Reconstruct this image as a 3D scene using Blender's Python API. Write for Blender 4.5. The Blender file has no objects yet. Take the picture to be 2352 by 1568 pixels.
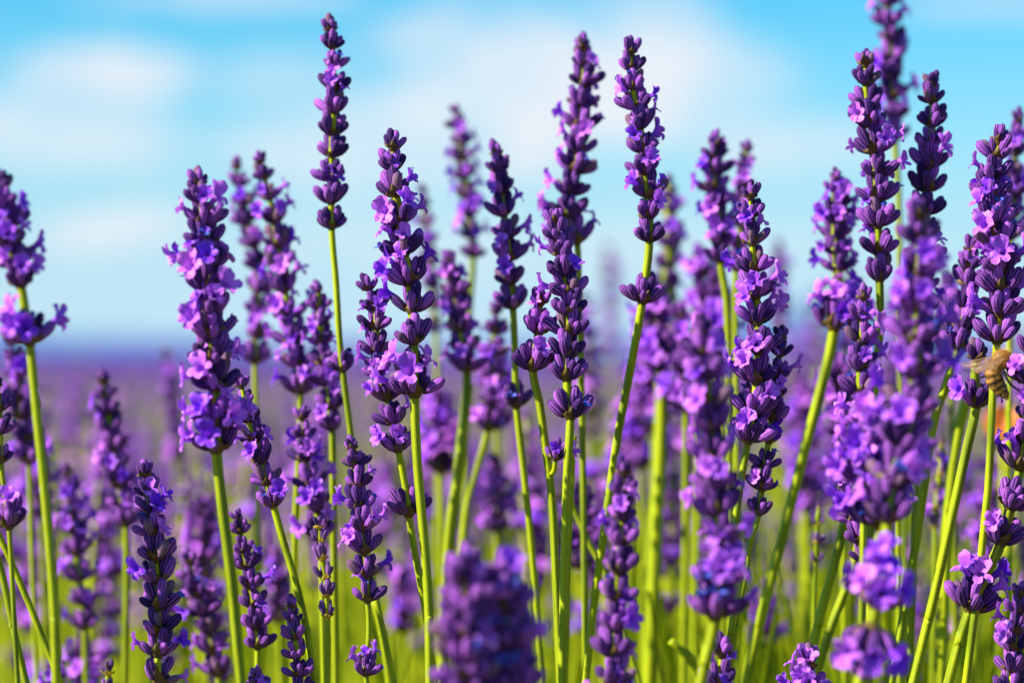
import bpy, math, random
import numpy as np
from mathutils import Vector, Matrix, noise

RAD = math.radians
sc = bpy.context.scene
COL = sc.collection
rng = random.Random(11)

# ------------------------------------------------------------------ camera
CAM_H = 0.60          # metres above the soil, lens level with the flower heads
FOCUS = 0.65
LENS = 100.0
PITCH = math.atan(16 * 0.36 / 2352)      # the horizon sits a hair below the middle
cam_data = bpy.data.cameras.new('camera')
cam = bpy.data.objects.new('camera', cam_data)
COL.objects.link(cam)
cam.location = (0, 0, CAM_H)
cam.rotation_euler = (RAD(90) + PITCH, 0, 0)
cam_data.lens = LENS
cam_data.sensor_width = 36.0
cam_data.clip_start = 0.02
cam_data.clip_end = 6000
cam_data.dof.use_dof = True
cam_data.dof.focus_distance = FOCUS
cam_data.dof.aperture_fstop = 9.0
cam_data.dof.aperture_blades = 0
sc.camera = cam

# ------------------------------------------------------------------ light
SUN_TO = Vector((-0.80, -0.24, 0.62)).normalized()   # direction towards the sun
SUN_EL = math.asin(SUN_TO.z)
SUN_AZ = math.atan2(SUN_TO.x, SUN_TO.y)               # clockwise from +Y
sun_d = bpy.data.lights.new('sun', 'SUN')
sun_d.energy = 5.0
sun_d.angle = RAD(0.53)
sun_d.color = (1.0, 0.95, 0.86)
sun = bpy.data.objects.new('sun', sun_d)
COL.objects.link(sun)
sun.location = (0, 0, 20)
sun.rotation_euler = SUN_TO.to_track_quat('Z', 'Y').to_euler()

sc.view_settings.view_transform = 'Standard'
sc.view_settings.look = 'None'
sc.view_settings.exposure = 1.1
sc.view_settings.gamma = 1.0
sc.view_settings.use_curve_mapping = False

# node helpers --------------------------------------------------------------
def setin(nt, sock, val):
    if isinstance(val, bpy.types.NodeSocket):
        nt.links.new(val, sock)
    else:
        try:
            sock.default_value = val
        except Exception:
            sock.default_value = tuple(val) + (1.0,)

def math_n(nt, op, a, b=0.0, c=0.0, clamp=False):
    n = nt.nodes.new('ShaderNodeMath'); n.operation = op; n.use_clamp = clamp
    setin(nt, n.inputs[0], a); setin(nt, n.inputs[1], b); setin(nt, n.inputs[2], c)
    return n.outputs[0]

def mix_c(nt, fac, a, b, mode='MIX'):
    n = nt.nodes.new('ShaderNodeMix'); n.data_type = 'RGBA'; n.blend_type = mode
    setin(nt, n.inputs[0], fac)
    for s, v in ((n.inputs[6], a), (n.inputs[7], b)):
        if isinstance(v, bpy.types.NodeSocket): nt.links.new(v, s)
        else: s.default_value = (v[0], v[1], v[2], 1)
    return n.outputs[2]

def maprange(nt, v, a, b, c=0.0, d=1.0, smooth=False):
    n = nt.nodes.new('ShaderNodeMapRange')
    if smooth: n.interpolation_type = 'SMOOTHSTEP'
    setin(nt, n.inputs[0], v)
    n.inputs[1].default_value = a; n.inputs[2].default_value = b
    n.inputs[3].default_value = c; n.inputs[4].default_value = d
    return n.outputs[0]

# world: physical sky, tinted to the deep azure of the photograph, thin clouds
world = bpy.data.worlds.new('World')
sc.world = world
world.use_nodes = True
nt = world.node_tree
nt.nodes.clear()
w_out = nt.nodes.new('ShaderNodeOutputWorld')
w_bg = nt.nodes.new('ShaderNodeBackground')
w_bg.inputs[1].default_value = 0.057
sky = nt.nodes.new('ShaderNodeTexSky')
sky.sky_type = 'NISHITA'
sky.sun_disc = False
sky.sun_elevation = SUN_EL
sky.sun_rotation = SUN_AZ
sky.air_density = 1.0
sky.dust_density = 0.3
sky.ozone_density = 1.5
tc = nt.nodes.new('ShaderNodeTexCoord')
sep = nt.nodes.new('ShaderNodeSeparateXYZ')
nt.links.new(tc.outputs['Generated'], sep.inputs[0])
X, Y, Z = sep.outputs
tinted = mix_c(nt, 1.0, sky.outputs[0], (0.25, 1.03, 1.36), 'MULTIPLY')
# pale haze close to the horizon all the way round
absz = math_n(nt, 'ABSOLUTE', Z)
hz = math_n(nt, 'POWER', maprange(nt, absz, 0.0, 0.14, 1.0, 0.0, True), 1.0)
base_sky = mix_c(nt, math_n(nt, 'MULTIPLY', hz, 0.92), tinted, (4.8, 6.5, 7.8))
# clouds: soft streaked noise, out-of-view part thinned to weaken its fill light
mp = nt.nodes.new('ShaderNodeMapping')
mp.inputs['Location'].default_value = (3.1, 0.4, 1.7)
mp.inputs['Scale'].default_value = (4.2, 4.2, 11.0)
nt.links.new(tc.outputs['Generated'], mp.inputs[0])
nz = nt.nodes.new('ShaderNodeTexNoise')
nz.inputs['Scale'].default_value = 1.9
nz.inputs['Detail'].default_value = 3.0
nz.inputs['Roughness'].default_value = 0.45
nt.links.new(mp.outputs[0], nz.inputs[0])
far_mask = maprange(nt, nz.outputs[0], 0.48, 0.68, 0.0, 0.45, True)
U = math_n(nt, 'DIVIDE', X, math_n(nt, 'MAXIMUM', Y, 0.05))
V = math_n(nt, 'DIVIDE', Z, math_n(nt, 'MAXIMUM', Y, 0.05))
def cloud(px, py, rx, ry, s, skew=0.0):
    """a single bank of cloud standing in one direction of the sky"""
    k = 0.36 / 2352
    cu, cv = (px - 1176) * k, (800 - py) * k
    du = math_n(nt, 'SUBTRACT', U, cu)
    dv = math_n(nt, 'SUBTRACT', V, cv)
    dv = math_n(nt, 'SUBTRACT', dv, math_n(nt, 'MULTIPLY', du, skew))
    wob = math_n(nt, 'MULTIPLY_ADD', nz2.outputs[0], 2.4, -1.2)
    a = math_n(nt, 'POWER', math_n(nt, 'DIVIDE', du, rx * k), 2.0)
    b = math_n(nt, 'POWER', math_n(nt, 'DIVIDE', dv, ry * k), 2.0)
    d = math_n(nt, 'ADD', math_n(nt, 'ADD', a, b), wob)
    return maprange(nt, d, 0.0, 1.25, min(1.0, s * 1.12), 0.0, True)
mp2 = nt.nodes.new('ShaderNodeMapping')
mp2.inputs['Scale'].default_value = (26, 26, 40)
nt.links.new(tc.outputs['Generated'], mp2.inputs[0])
nz2 = nt.nodes.new('ShaderNodeTexNoise')
nz2.inputs['Scale'].default_value = 1.0
nz2.inputs['Detail'].default_value = 4.0
nt.links.new(mp2.outputs[0], nz2.inputs[0])
cl = None
for c in ((230, 165, 260, 95, 0.85, -0.05), (190, 300, 330, 120, 0.62, 0.0), (640, 190, 260, 90, 0.35, 0.0),
          (300, 520, 260, 60, 0.75, 0.12), (980, 90, 210, 75, 0.62, 0.0), (1280, 190, 420, 260, 0.9, 0.1),
          (900, 330, 500, 130, 0.55, 0.0), (1820, 330, 260, 90, 0.55, 0.0), (1560, 200, 330, 150, 0.5, 0.0),
          (2250, 10, 240, 40, 0.4, 0.0), (520, -10, 330, 40, 0.55, 0.0), (1100, 560, 900, 90, 0.3, 0.0)):
    m = cloud(*c)
    cl = m if cl is None else math_n(nt, 'MAXIMUM', cl, m)
front = maprange(nt, Y, 0.90, 0.97, 0.0, 1.0, True)
low = maprange(nt, Z, 0.14, 0.2, 1.0, 0.0, True)
front = math_n(nt, 'MULTIPLY', front, low)
up = maprange(nt, Z, -0.01, 0.02, 0.0, 1.0)
inv = math_n(nt, 'SUBTRACT', 1.0, front)
mask = math_n(nt, 'ADD', math_n(nt, 'MULTIPLY', cl, front), math_n(nt, 'MULTIPLY', far_mask, inv))
mask = math_n(nt, 'MULTIPLY', mask, up, clamp=True)
sky_col = mix_c(nt, mask, base_sky, (6.7, 7.2, 7.8))
nt.links.new(sky_col, w_bg.inputs[0])
nt.links.new(w_bg.outputs[0], w_out.inputs[0])

# ------------------------------------------------------------------ helpers
KPX = 0.36 / 2352.0
R_CAM = cam.rotation_euler.to_matrix()
def P(px, py, d):
    """the place in the field seen at (px, py) of the 2352 px wide photo, d metres ahead"""
    v = Vector(((px - 1176) * KPX * d, (784 - py) * KPX * d, -d))
    return Vector((0, 0, CAM_H)) + R_CAM @ v

def pxm(d): return KPX * d        # metres per photo pixel at distance d

def link(o, parent=None):
    COL.objects.link(o)
    if parent is not None: o.parent = parent
    return o

def tag(o, label=None, cat=None, group=None, kind=None):
    if label: o['label'] = label
    if cat: o['category'] = cat
    if group: o['group'] = group
    if kind: o['kind'] = kind
    return o

def make_mesh(name, verts, faces, mats, pig=None, fm=None, smooth=True):
    me = bpy.data.meshes.new(name)
    me.from_pydata([tuple(v) for v in verts], [], [tuple(f) for f in faces])
    for m in mats: me.materials.append(m)
    if pig is not None:
        a = me.color_attributes.new('pig', 'FLOAT_COLOR', 'POINT')
        arr = np.ones((len(verts), 4), dtype=np.float32)
        arr[:, :3] = np.array(pig, dtype=np.float32)
        a.data.foreach_set('color', arr.ravel())
    if fm is not None:
        me.polygons.foreach_set('material_index', list(fm))
    if smooth:
        me.polygons.foreach_set('use_smooth', [True] * len(me.polygons))
    me.update()
    return me

def fast_mesh(name, V3, F, mats, pig=None, fm=None):
    """V3: (n,3) array; F: list of (k,m) integer arrays, quads and/or tris"""
    me = bpy.data.meshes.new(name)
    me.vertices.add(len(V3)); me.vertices.foreach_set('co', V3.astype(np.float32).ravel())
    tot = sum(f.size for f in F); np_ = sum(len(f) for f in F)
    me.loops.add(tot)
    me.loops.foreach_set('vertex_index', np.concatenate([f.ravel() for f in F]).astype(np.int32))
    me.polygons.add(np_)
    starts, s = [], 0
    for f in F:
        starts.append(s + np.arange(len(f)) * f.shape[1]); s += f.size
    me.polygons.foreach_set('loop_start', np.concatenate(starts).astype(np.int32))
    if fm is not None: me.polygons.foreach_set('material_index', fm.astype(np.int32))
    me.polygons.foreach_set('use_smooth', np.ones(np_, dtype=bool))
    for m in mats: me.materials.append(m)
    me.update(calc_edges=True)
    if pig is not None:
        a = me.color_attributes.new('pig', 'FLOAT_COLOR', 'POINT')
        arr = np.ones((len(V3), 4), dtype=np.float32); arr[:, :3] = pig
        a.data.foreach_set('color', arr.ravel())
    return me

class MB:
    def __init__(s): s.v = []; s.f = []; s.p = []; s.m = []
    def add(s, vs, fs, M=None, pig=None, mat=0, tint=None):
        o = len(s.v)
        for i, v in enumerate(vs):
            s.v.append(M @ Vector(v) if M is not None else Vector(v))
            q = pig[i] if pig is not None else (0, 0, 0)
            s.p.append((q[0], q[1], tint if tint is not None else q[2]))
        for f in fs: s.f.append(tuple(a + o for a in f)); s.m.append(mat)
    def mesh(s, name, mats): return make_mesh(name, s.v, s.f, mats, s.p, s.m)

def frame(z, hint=Vector((0, -1, 0))):
    z = z.normalized()
    x = hint - z * hint.dot(z)
    if x.length < 1e-4: x = Vector((1, 0, 0)) - z * z.x
    x.normalize(); y = z.cross(x)
    return Matrix((x, y, z)).transposed()

def catmull(pts, per=8):
    if len(pts) < 3:
        a, b = pts[0], pts[-1]
        return [a.lerp(b, i / per) for i in range(per + 1)]
    out = []
    P_ = [pts[0] * 2 - pts[1]] + list(pts) + [pts[-1] * 2 - pts[-2]]
    for i in range(1, len(P_) - 2):
        p0, p1, p2, p3 = P_[i - 1:i + 3]
        for k in range(per):
            t = k / per
            out.append(0.5 * ((2 * p1) + (p2 - p0) * t + (2 * p0 - 5 * p1 + 4 * p2 - p3) * t * t + (3 * p1 - p0 - 3 * p2 + p3) * t ** 3))
    out.append(P_[-2])
    return out

def tube(mb, pts, rad, n=8, ridge=0.0, mat=0, tint=0.0, cap=True):
    """swept tube with optional 4 ridges (lavender stems are square)"""
    o = len(mb.v)
    m = len(pts)
    fr = frame((pts[1] - pts[0]))
    for i, p in enumerate(pts):
        t = (pts[min(i + 1, m - 1)] - pts[max(i - 1, 0)]).normalized()
        x = fr.col[0] - t * fr.col[0].dot(t); x.normalize(); y = t.cross(x)
        fr = Matrix((x, y, t)).transposed()
        r = rad(i / (m - 1)) if callable(rad) else rad
        for k in range(n):
            a = 2 * math.pi * (k + 0.5) / n
            q = (k % max(1, n // 4)) / max(1, n // 4)
            rr = r * (1 + (ridge if q == 0 or n < 8 else -ridge))
            mb.v.append(p + (x * math.cos(a) + y * math.sin(a)) * rr)
            mb.p.append((1.0 if q == 0 else 0.0, i / (m - 1), tint))
    for i in range(m - 1):
        for k in range(n):
            a = o + i * n + k; b = o + i * n + (k + 1) % n
            mb.f.append((a, b, b + n, a + n)); mb.m.append(mat)
    if cap:
        mb.f.append(tuple(o + k for k in reversed(range(n)))); mb.m.append(mat)
        mb.f.append(tuple(o + (m - 1) * n + k for k in range(n))); mb.m.append(mat)

# ------------------------------------------------------------------ materials
def new_mat(name, rough=0.6):
    m = bpy.data.materials.new(name); m.use_nodes = True
    nt = m.node_tree
    b = nt.nodes['Principled BSDF']
    b.inputs['Roughness'].default_value = rough
    b.inputs['Specular IOR Level'].default_value = 0.3
    return m, nt, b

def attr_sep(nt):
    a = nt.nodes.new('ShaderNodeAttribute'); a.attribute_name = 'pig'
    s = nt.nodes.new('ShaderNodeSeparateColor')
    nt.links.new(a.outputs['Color'], s.inputs[0])
    return s.outputs

def obj_random(nt):
    return nt.nodes.new('ShaderNodeObjectInfo').outputs['Random']

def noise_tex(nt, scale, detail=3.0, rough=0.5, coord='Object', dims=None):
    t = nt.nodes.new('ShaderNodeTexCoord')
    n = nt.nodes.new('ShaderNodeTexNoise')
    n.inputs['Scale'].default_value = scale
    n.inputs['Detail'].default_value = detail
    n.inputs['Roughness'].default_value = rough
    if dims:
        mp = nt.nodes.new('ShaderNodeMapping'); mp.inputs['Scale'].default_value = dims
        nt.links.new(t.outputs[coord], mp.inputs[0]); nt.links.new(mp.outputs[0], n.inputs[0])
    else:
        nt.links.new(t.outputs[coord], n.inputs[0])
    return n.outputs[0]

def add_bump(nt, b, h, strength, dist):
    n = nt.nodes.new('ShaderNodeBump')
    n.inputs['Strength'].default_value = strength
    n.inputs['Distance'].default_value = dist
    nt.links.new(h, n.inputs['Height']); nt.links.new(n.outputs[0], b.inputs['Normal'])
    return n.outputs[0]

def translucent(nt, b, col, amount, normal=None):
    tr = nt.nodes.new('ShaderNodeBsdfTranslucent')
    setin(nt, tr.inputs[0], col)
    mx = nt.nodes.new('ShaderNodeMixShader'); mx.inputs[0].default_value = amount
    nt.links.new(b.outputs[0], mx.inputs[1]); nt.links.new(tr.outputs[0], mx.inputs[2])
    out = [n for n in nt.nodes if n.type == 'OUTPUT_MATERIAL'][0]
    nt.links.new(mx.outputs[0], out.inputs[0])

# calyx: ribbed, downy, violet with a greenish base
def bud_material(name, groove, rib, base, tipc):
    m, nt, b = new_mat(name, 0.62)
    rb, t, tint = attr_sep(nt)
    r = math_n(nt, 'FRACT', math_n(nt, 'ADD', obj_random(nt), tint))
    c = mix_c(nt, math_n(nt, 'POWER', rb, 1.7), groove, rib)  # paler ribs; groove colour deepened to imitate shade between buds
    n1 = noise_tex(nt, 900, 2.0)
    c = mix_c(nt, maprange(nt, n1, 0.5, 0.75, 0.0, 0.25), c, rib)
    c = mix_c(nt, maprange(nt, r, 0.6, 1.0, 0.0, 0.5), c, (rib[0] * 1.15, rib[1] * 1.1, rib[2] * 1.1))
    c = mix_c(nt, maprange(nt, r, 0.0, 0.55, 0.85, 0.0), c, (groove[0] * 0.8, groove[1] * 1.2, groove[2] * 1.25))
    brown = math_n(nt, 'MULTIPLY', math_n(nt, 'GREATER_THAN', r, 0.52), math_n(nt, 'LESS_THAN', r, 0.59))
    c = mix_c(nt, math_n(nt, 'MULTIPLY', brown, 0.6), c, (0.20, 0.13, 0.08))
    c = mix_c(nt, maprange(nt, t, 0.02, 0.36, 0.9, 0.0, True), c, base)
    c = mix_c(nt, maprange(nt, t, 0.86, 1.0, 0.0, 0.6, True), c, tipc)
    nt.links.new(c, b.inputs['Base Color'])
    b.inputs['Specular IOR Level'].default_value = 0.16
    b.inputs['Sheen Weight'].default_value = 0.08
    b.inputs['Sheen Roughness'].default_value = 0.4
    b.inputs['Sheen Tint'].default_value = (0.85, 0.6, 1.0, 1)
    add_bump(nt, b, noise_tex(nt, 3200, 3.0, 0.7), 0.9, 0.0003)
    return m
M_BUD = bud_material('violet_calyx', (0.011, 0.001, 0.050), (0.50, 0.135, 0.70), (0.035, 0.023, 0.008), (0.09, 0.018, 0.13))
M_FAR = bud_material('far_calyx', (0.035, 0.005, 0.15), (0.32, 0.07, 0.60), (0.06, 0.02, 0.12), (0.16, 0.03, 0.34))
M_BUDY = bud_material('young_calyx', (0.05, 0.015, 0.09), (0.38, 0.16, 0.50), (0.22, 0.17, 0.03), (0.12, 0.03, 0.20))

m, nt, b = new_mat('violet_petal', 0.5)
rb, t, tint = attr_sep(nt)
r = math_n(nt, 'FRACT', math_n(nt, 'ADD', obj_random(nt), tint))
c = mix_c(nt, r, (0.20, 0.006, 0.78), (0.76, 0.19, 0.88))
c = mix_c(nt, maprange(nt, t, 0.0, 0.35, 0.8, 0.0), c, (0.14, 0.01, 0.50))
c = mix_c(nt, maprange(nt, t, 0.75, 1.0, 0.0, 0.3), c, (0.86, 0.46, 0.95))
c = mix_c(nt, maprange(nt, noise_tex(nt, 500, 2.0), 0.4, 0.7, 0.0, 0.3), c, (0.22, 0.02, 0.66))
nt.links.new(c, b.inputs['Base Color'])
b.inputs['Sheen Weight'].default_value = 0.2
add_bump(nt, b, noise_tex(nt, 1200, 2.0), 0.4, 0.0003)
translucent(nt, b, c, 0.25)
M_PETAL = m

m, nt, b = new_mat('withered_petal', 0.6)
r = obj_random(nt)
c = mix_c(nt, r, (0.02, 0.06, 0.42), (0.10, 0.12, 0.62))
nt.links.new(c, b.inputs['Base Color'])
translucent(nt, b, c, 0.25)
M_WITHER = m

def green_material(name, bright_tone, dark, single=False):
    m, nt, b = new_mat(name, 0.5)
    rb, t, tint = attr_sep(nt)
    r = tint if single else math_n(nt, 'FRACT', math_n(nt, 'ADD', obj_random(nt), tint))
    c = mix_c(nt, maprange(nt, r, 0.0, 1.0, 0.0, 0.95 if single else 0.7), bright_tone, dark)  # brighter and darker tone, mixed at random
    c = mix_c(nt, math_n(nt, 'MULTIPLY', rb, 0.75), c, (bright_tone[0] * 1.35, bright_tone[1] * 1.15, bright_tone[2] * 1.3))  # paler ridges and midribs; stem stripes strengthened to imitate ridge shading
    n1 = noise_tex(nt, 260, 4.0, 0.6, dims=(1, 1, 0.12))
    c = mix_c(nt, maprange(nt, n1, 0.48, 0.68, 0.0, 0.7), c, dark)
    n2 = noise_tex(nt, 1400, 3.0, 0.6)
    c = mix_c(nt, maprange(nt, n2, 0.62, 0.72, 0.0, 0.5), c, (dark[0] * 1.8, dark[1] * .9, dark[2]))
    nt.links.new(c, b.inputs['Base Color'])
    b.inputs['Specular IOR Level'].default_value = 0.2
    add_bump(nt, b, noise_tex(nt, 2600, 3.0), 0.5, 0.0002)
    return m, nt, b, c
M_STEM, *_ = green_material('green_stem', (0.33, 0.41, 0.003), (0.06, 0.11, 0.004))
M_LEAF, nt, b, c = green_material('green_leaf', (0.40, 0.50, 0.003), (0.04, 0.07, 0.004), True)
translucent(nt, b, c, 0.5)
M_BRACT, nt, b, c = green_material('brown_bract', (0.13, 0.065, 0.018), (0.08, 0.08, 0.015))
M_BRACTY, nt, b, c = green_material('yellow_bract', (0.52, 0.36, 0.03), (0.30, 0.30, 0.03))
translucent(nt, b, c, 0.3)

# ------------------------------------------------------------------ flower pieces
def bud_shape(seed, nseg=16, rings=9, ribs=True, curve=1.0, fat=1.0):
    R = random.Random(seed)
    L = 5.8e-3 * R.uniform(0.92, 1.08)
    w = 1.13e-3 * R.uniform(0.92, 1.1) * fat
    prof = [(0, .30), (.06, .46), (.18, .66), (.35, .86), (.55, 1.0), (.74, 1.0), (.88, .82), (.96, .52), (1.0, .16)]
    if rings < 9: prof = [(0, .3), (.3, .85), (.7, 1.0), (1.0, .25)]
    vs, pg, fs = [], [], []
    ph = R.uniform(0, 1); bend = R.uniform(-0.1, 0.75) * curve
    for (t, r) in prof:
        cx = -bend * 0.9e-3 * t * t
        for k in range(nseg):
            a = 2 * math.pi * (k + ph) / nseg
            rib = 1.0 if k % 2 == 0 else 0.0
            rr = w * r * ((1.07 if rib else 0.93) if ribs else 1.0) * (1 + 0.05 * R.uniform(-1, 1))
            vs.append((cx + rr * math.cos(a), rr * math.sin(a) * 0.92, L * t))
            pg.append((rib if ribs else 0.45, t, 0))
    n = nseg
    for i in range(len(prof) - 1):
        for k in range(n):
            a = i * n + k; b = i * n + (k + 1) % n
            fs.append((a, b, b + n, a + n))
    vs.append((-bend * 0.9e-3, 0, L * 1.02)); pg.append((0.2, 1, 0))
    for k in range(n): fs.append((( len(prof) - 1) * n + k, (len(prof) - 1) * n + (k + 1) % n, len(vs) - 1))
    return vs, fs, pg

def lobe(mb, rim, ang, L, W, phi0, phi1, seed, t0=0.35, nu=5, nv=5, mat=0):
    R = random.Random(seed)
    er = Vector((math.cos(ang), math.sin(ang), 0)); et = Vector((-math.sin(ang), math.cos(ang), 0)); ez = Vector((0, 0, 1))
    vs, pg, fs = [], [], []
    p = rim.copy()
    ru = [R.uniform(0, 6.28) for _ in range(3)]
    for i in range(nu):
        u = i / (nu - 1)
        phi = phi0 + phi1 * u
        d = er * math.sin(phi) + ez * math.cos(phi)
        nrm = er * math.cos(phi) - ez * math.sin(phi)
        if i: p = p + d * (L / (nu - 1))
        ww = W * (0.42 + 0.62 * math.sin(math.pi * min(1, 0.1 + 0.62 * u)) if u < 0.75 else 0.42 + 0.62 * math.sin(math.pi * 0.565) * math.sqrt(max(0.0, 1 - ((u - 0.75) / 0.27) ** 2)) - 0.42 * (u - 0.75) / 0.25)
        for j in range(nv):
            v = -1 + 2 * j / (nv - 1)
            rf = 0.22 * W * u * math.sin(3.1 * v + ru[0]) + 0.22 * W * u * math.sin(5.3 * v + ru[1] + 3 * u)
            vs.append(p + et * (v * ww) + nrm * (-0.35 * W * v * v * (1 - 0.6 * u) + rf))
            pg.append((abs(v), t0 + (1 - t0) * u, 0))
    for i in range(nu - 1):
        for j in range(nv - 1):
            a = i * nv + j
            fs.append((a, a + 1, a + nv + 1, a + nv))
    mb.add(vs, fs, None, pg, mat)

def blossom_mesh(seed):
    R = random.Random(seed)
    mb = MB()
    n = 8; vs, pg, fs = [], [], []
    for i, (z, r) in enumerate(((-1.2e-3, .5e-3), (0.4e-3, .7e-3), (1.6e-3, .85e-3), (2.5e-3, 1.15e-3))):
        for k in range(n):
            a = 2 * math.pi * k / n
            vs.append((r * math.cos(a), r * math.sin(a), z)); pg.append((0.5, 0.1 * i, 0))
    for i in range(3):
        for k in range(n):
            a = i * n + k; b = i * n + (k + 1) % n
            fs.append((a, b, b + n, a + n))
    mb.add(vs, fs, None, pg)
    # two big upper lobes, three small lower ones
    spec = [(2.72, 3.6, 1.7, 0.35, 0.9), (3.56, 3.6, 1.7, 0.35, 0.9), (1.25, 2.5, 1.25, 0.6, 1.4), (0.0, 2.9, 1.35, 0.7, 1.6), (-1.25, 2.5, 1.25, 0.6, 1.4)]
    for k, (a, L, W, f0, f1) in enumerate(spec):
        a += R.uniform(-.15, .15)
        rim = Vector((1.05e-3 * math.cos(a), 1.05e-3 * math.sin(a), 2.3e-3))
        lobe(mb, rim, a, L * 1e-3 * R.uniform(.65, 1.1), W * 1e-3 * R.uniform(.7, 1.05), f0 + R.uniform(-.35, .35), f1 * R.uniform(.2, 1.5), seed * 10 + k)
    return mb.mesh('blossom', [M_PETAL])

def wither_mesh(seed):
    R = random.Random(seed)
    mb = MB()
    for k in range(5):
        a = k * 1.256 + R.uniform(-.3, .3)
        lobe(mb, Vector((0.3e-3 * math.cos(a), .3e-3 * math.sin(a), -0.3e-3)), a, R.uniform(1.2, 2.0) * 1e-3, R.uniform(.35, .6) * 1e-3,
             R.uniform(0, .9), R.uniform(-1.5, 1.5), seed * 7 + k, nu=4, nv=3)
    return mb.mesh('withered_blossom', [M_WITHER])

def whorl_mesh(seed, mat, big=1.0):
    """node ring with its pair (or two pairs) of pointed bracts"""
    R = random.Random(seed)
    mb = MB()
    n = 10; vs, pg, fs = [], [], []
    for i, (z, r) in enumerate(((-1.1e-3, .75e-3), (-.5e-3, 1.25e-3), (0.2e-3, 1.6e-3), (0.9e-3, 1.2e-3), (1.5e-3, .6e-3))):
        for k in range(n):
            a = 2 * math.pi * k / n
            vs.append((r * math.cos(a), r * math.sin(a), z)); pg.append((0.2, i / 4, 0))
    for i in range(4):
        for k in range(n):
            a = i * n + k; b = i * n + (k + 1) % n
            fs.append((a, b, b + n, a + n))
    mb.add(vs, fs, None, pg)
    for k in range(4):
        a = k * math.pi / 2 + R.uniform(-.3, .3)
        L = (3.9e-3 if k % 2 == 0 else 2.6e-3) * R.uniform(.85, 1.2) * big
        rim = Vector((.9e-3 * math.cos(a), .9e-3 * math.sin(a), -0.6e-3))
        # pointed bract: lobe narrowed to a tip
        m2 = MB(); lobe(m2, Vector((0, 0, 0)), 0, L, 1.5e-3 * big, 1.25, -0.95, seed * 5 + k, nu=6, nv=5)
        vs2 = []
        for q, v in enumerate(m2.v):
            u = (q // 5) / 5
            tip = 1 - max(0, u - 0.35) / 0.65 * 0.92
            vs2.append(Vector((v.x, v.y * tip, v.z + 0.2e-3 * math.sin(6 * u))))
        Mx = Matrix.Translation(rim) @ Matrix.Rotation(a, 4, 'Z')
        mb.add(vs2, m2.f, Mx, m2.p)
    return mb.mesh('whorl', [mat])

BUDS = []
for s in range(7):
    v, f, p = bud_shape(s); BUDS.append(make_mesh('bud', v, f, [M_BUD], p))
BUDSY = []
for s in range(4):
    v, f, p = bud_shape(40 + s, fat=0.86); BUDSY.append(make_mesh('bud', v, f, [M_BUDY], p))
BLOSSOMS = [blossom_mesh(100 + s) for s in range(6)]
WITHERS = [wither_mesh(200 + s) for s in range(4)]
WHORLS = [whorl_mesh(300 + s, M_BRACT) for s in range(5)]
WHORLSY = [whorl_mesh(320 + s, M_BRACTY, 0.85) for s in range(3)]

def child(name, mesh, parent, M):
    o = bpy.data.objects.new(name, mesh)
    COL.objects.link(o); o.parent = parent
    o.matrix_basis = M
    return o

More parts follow.
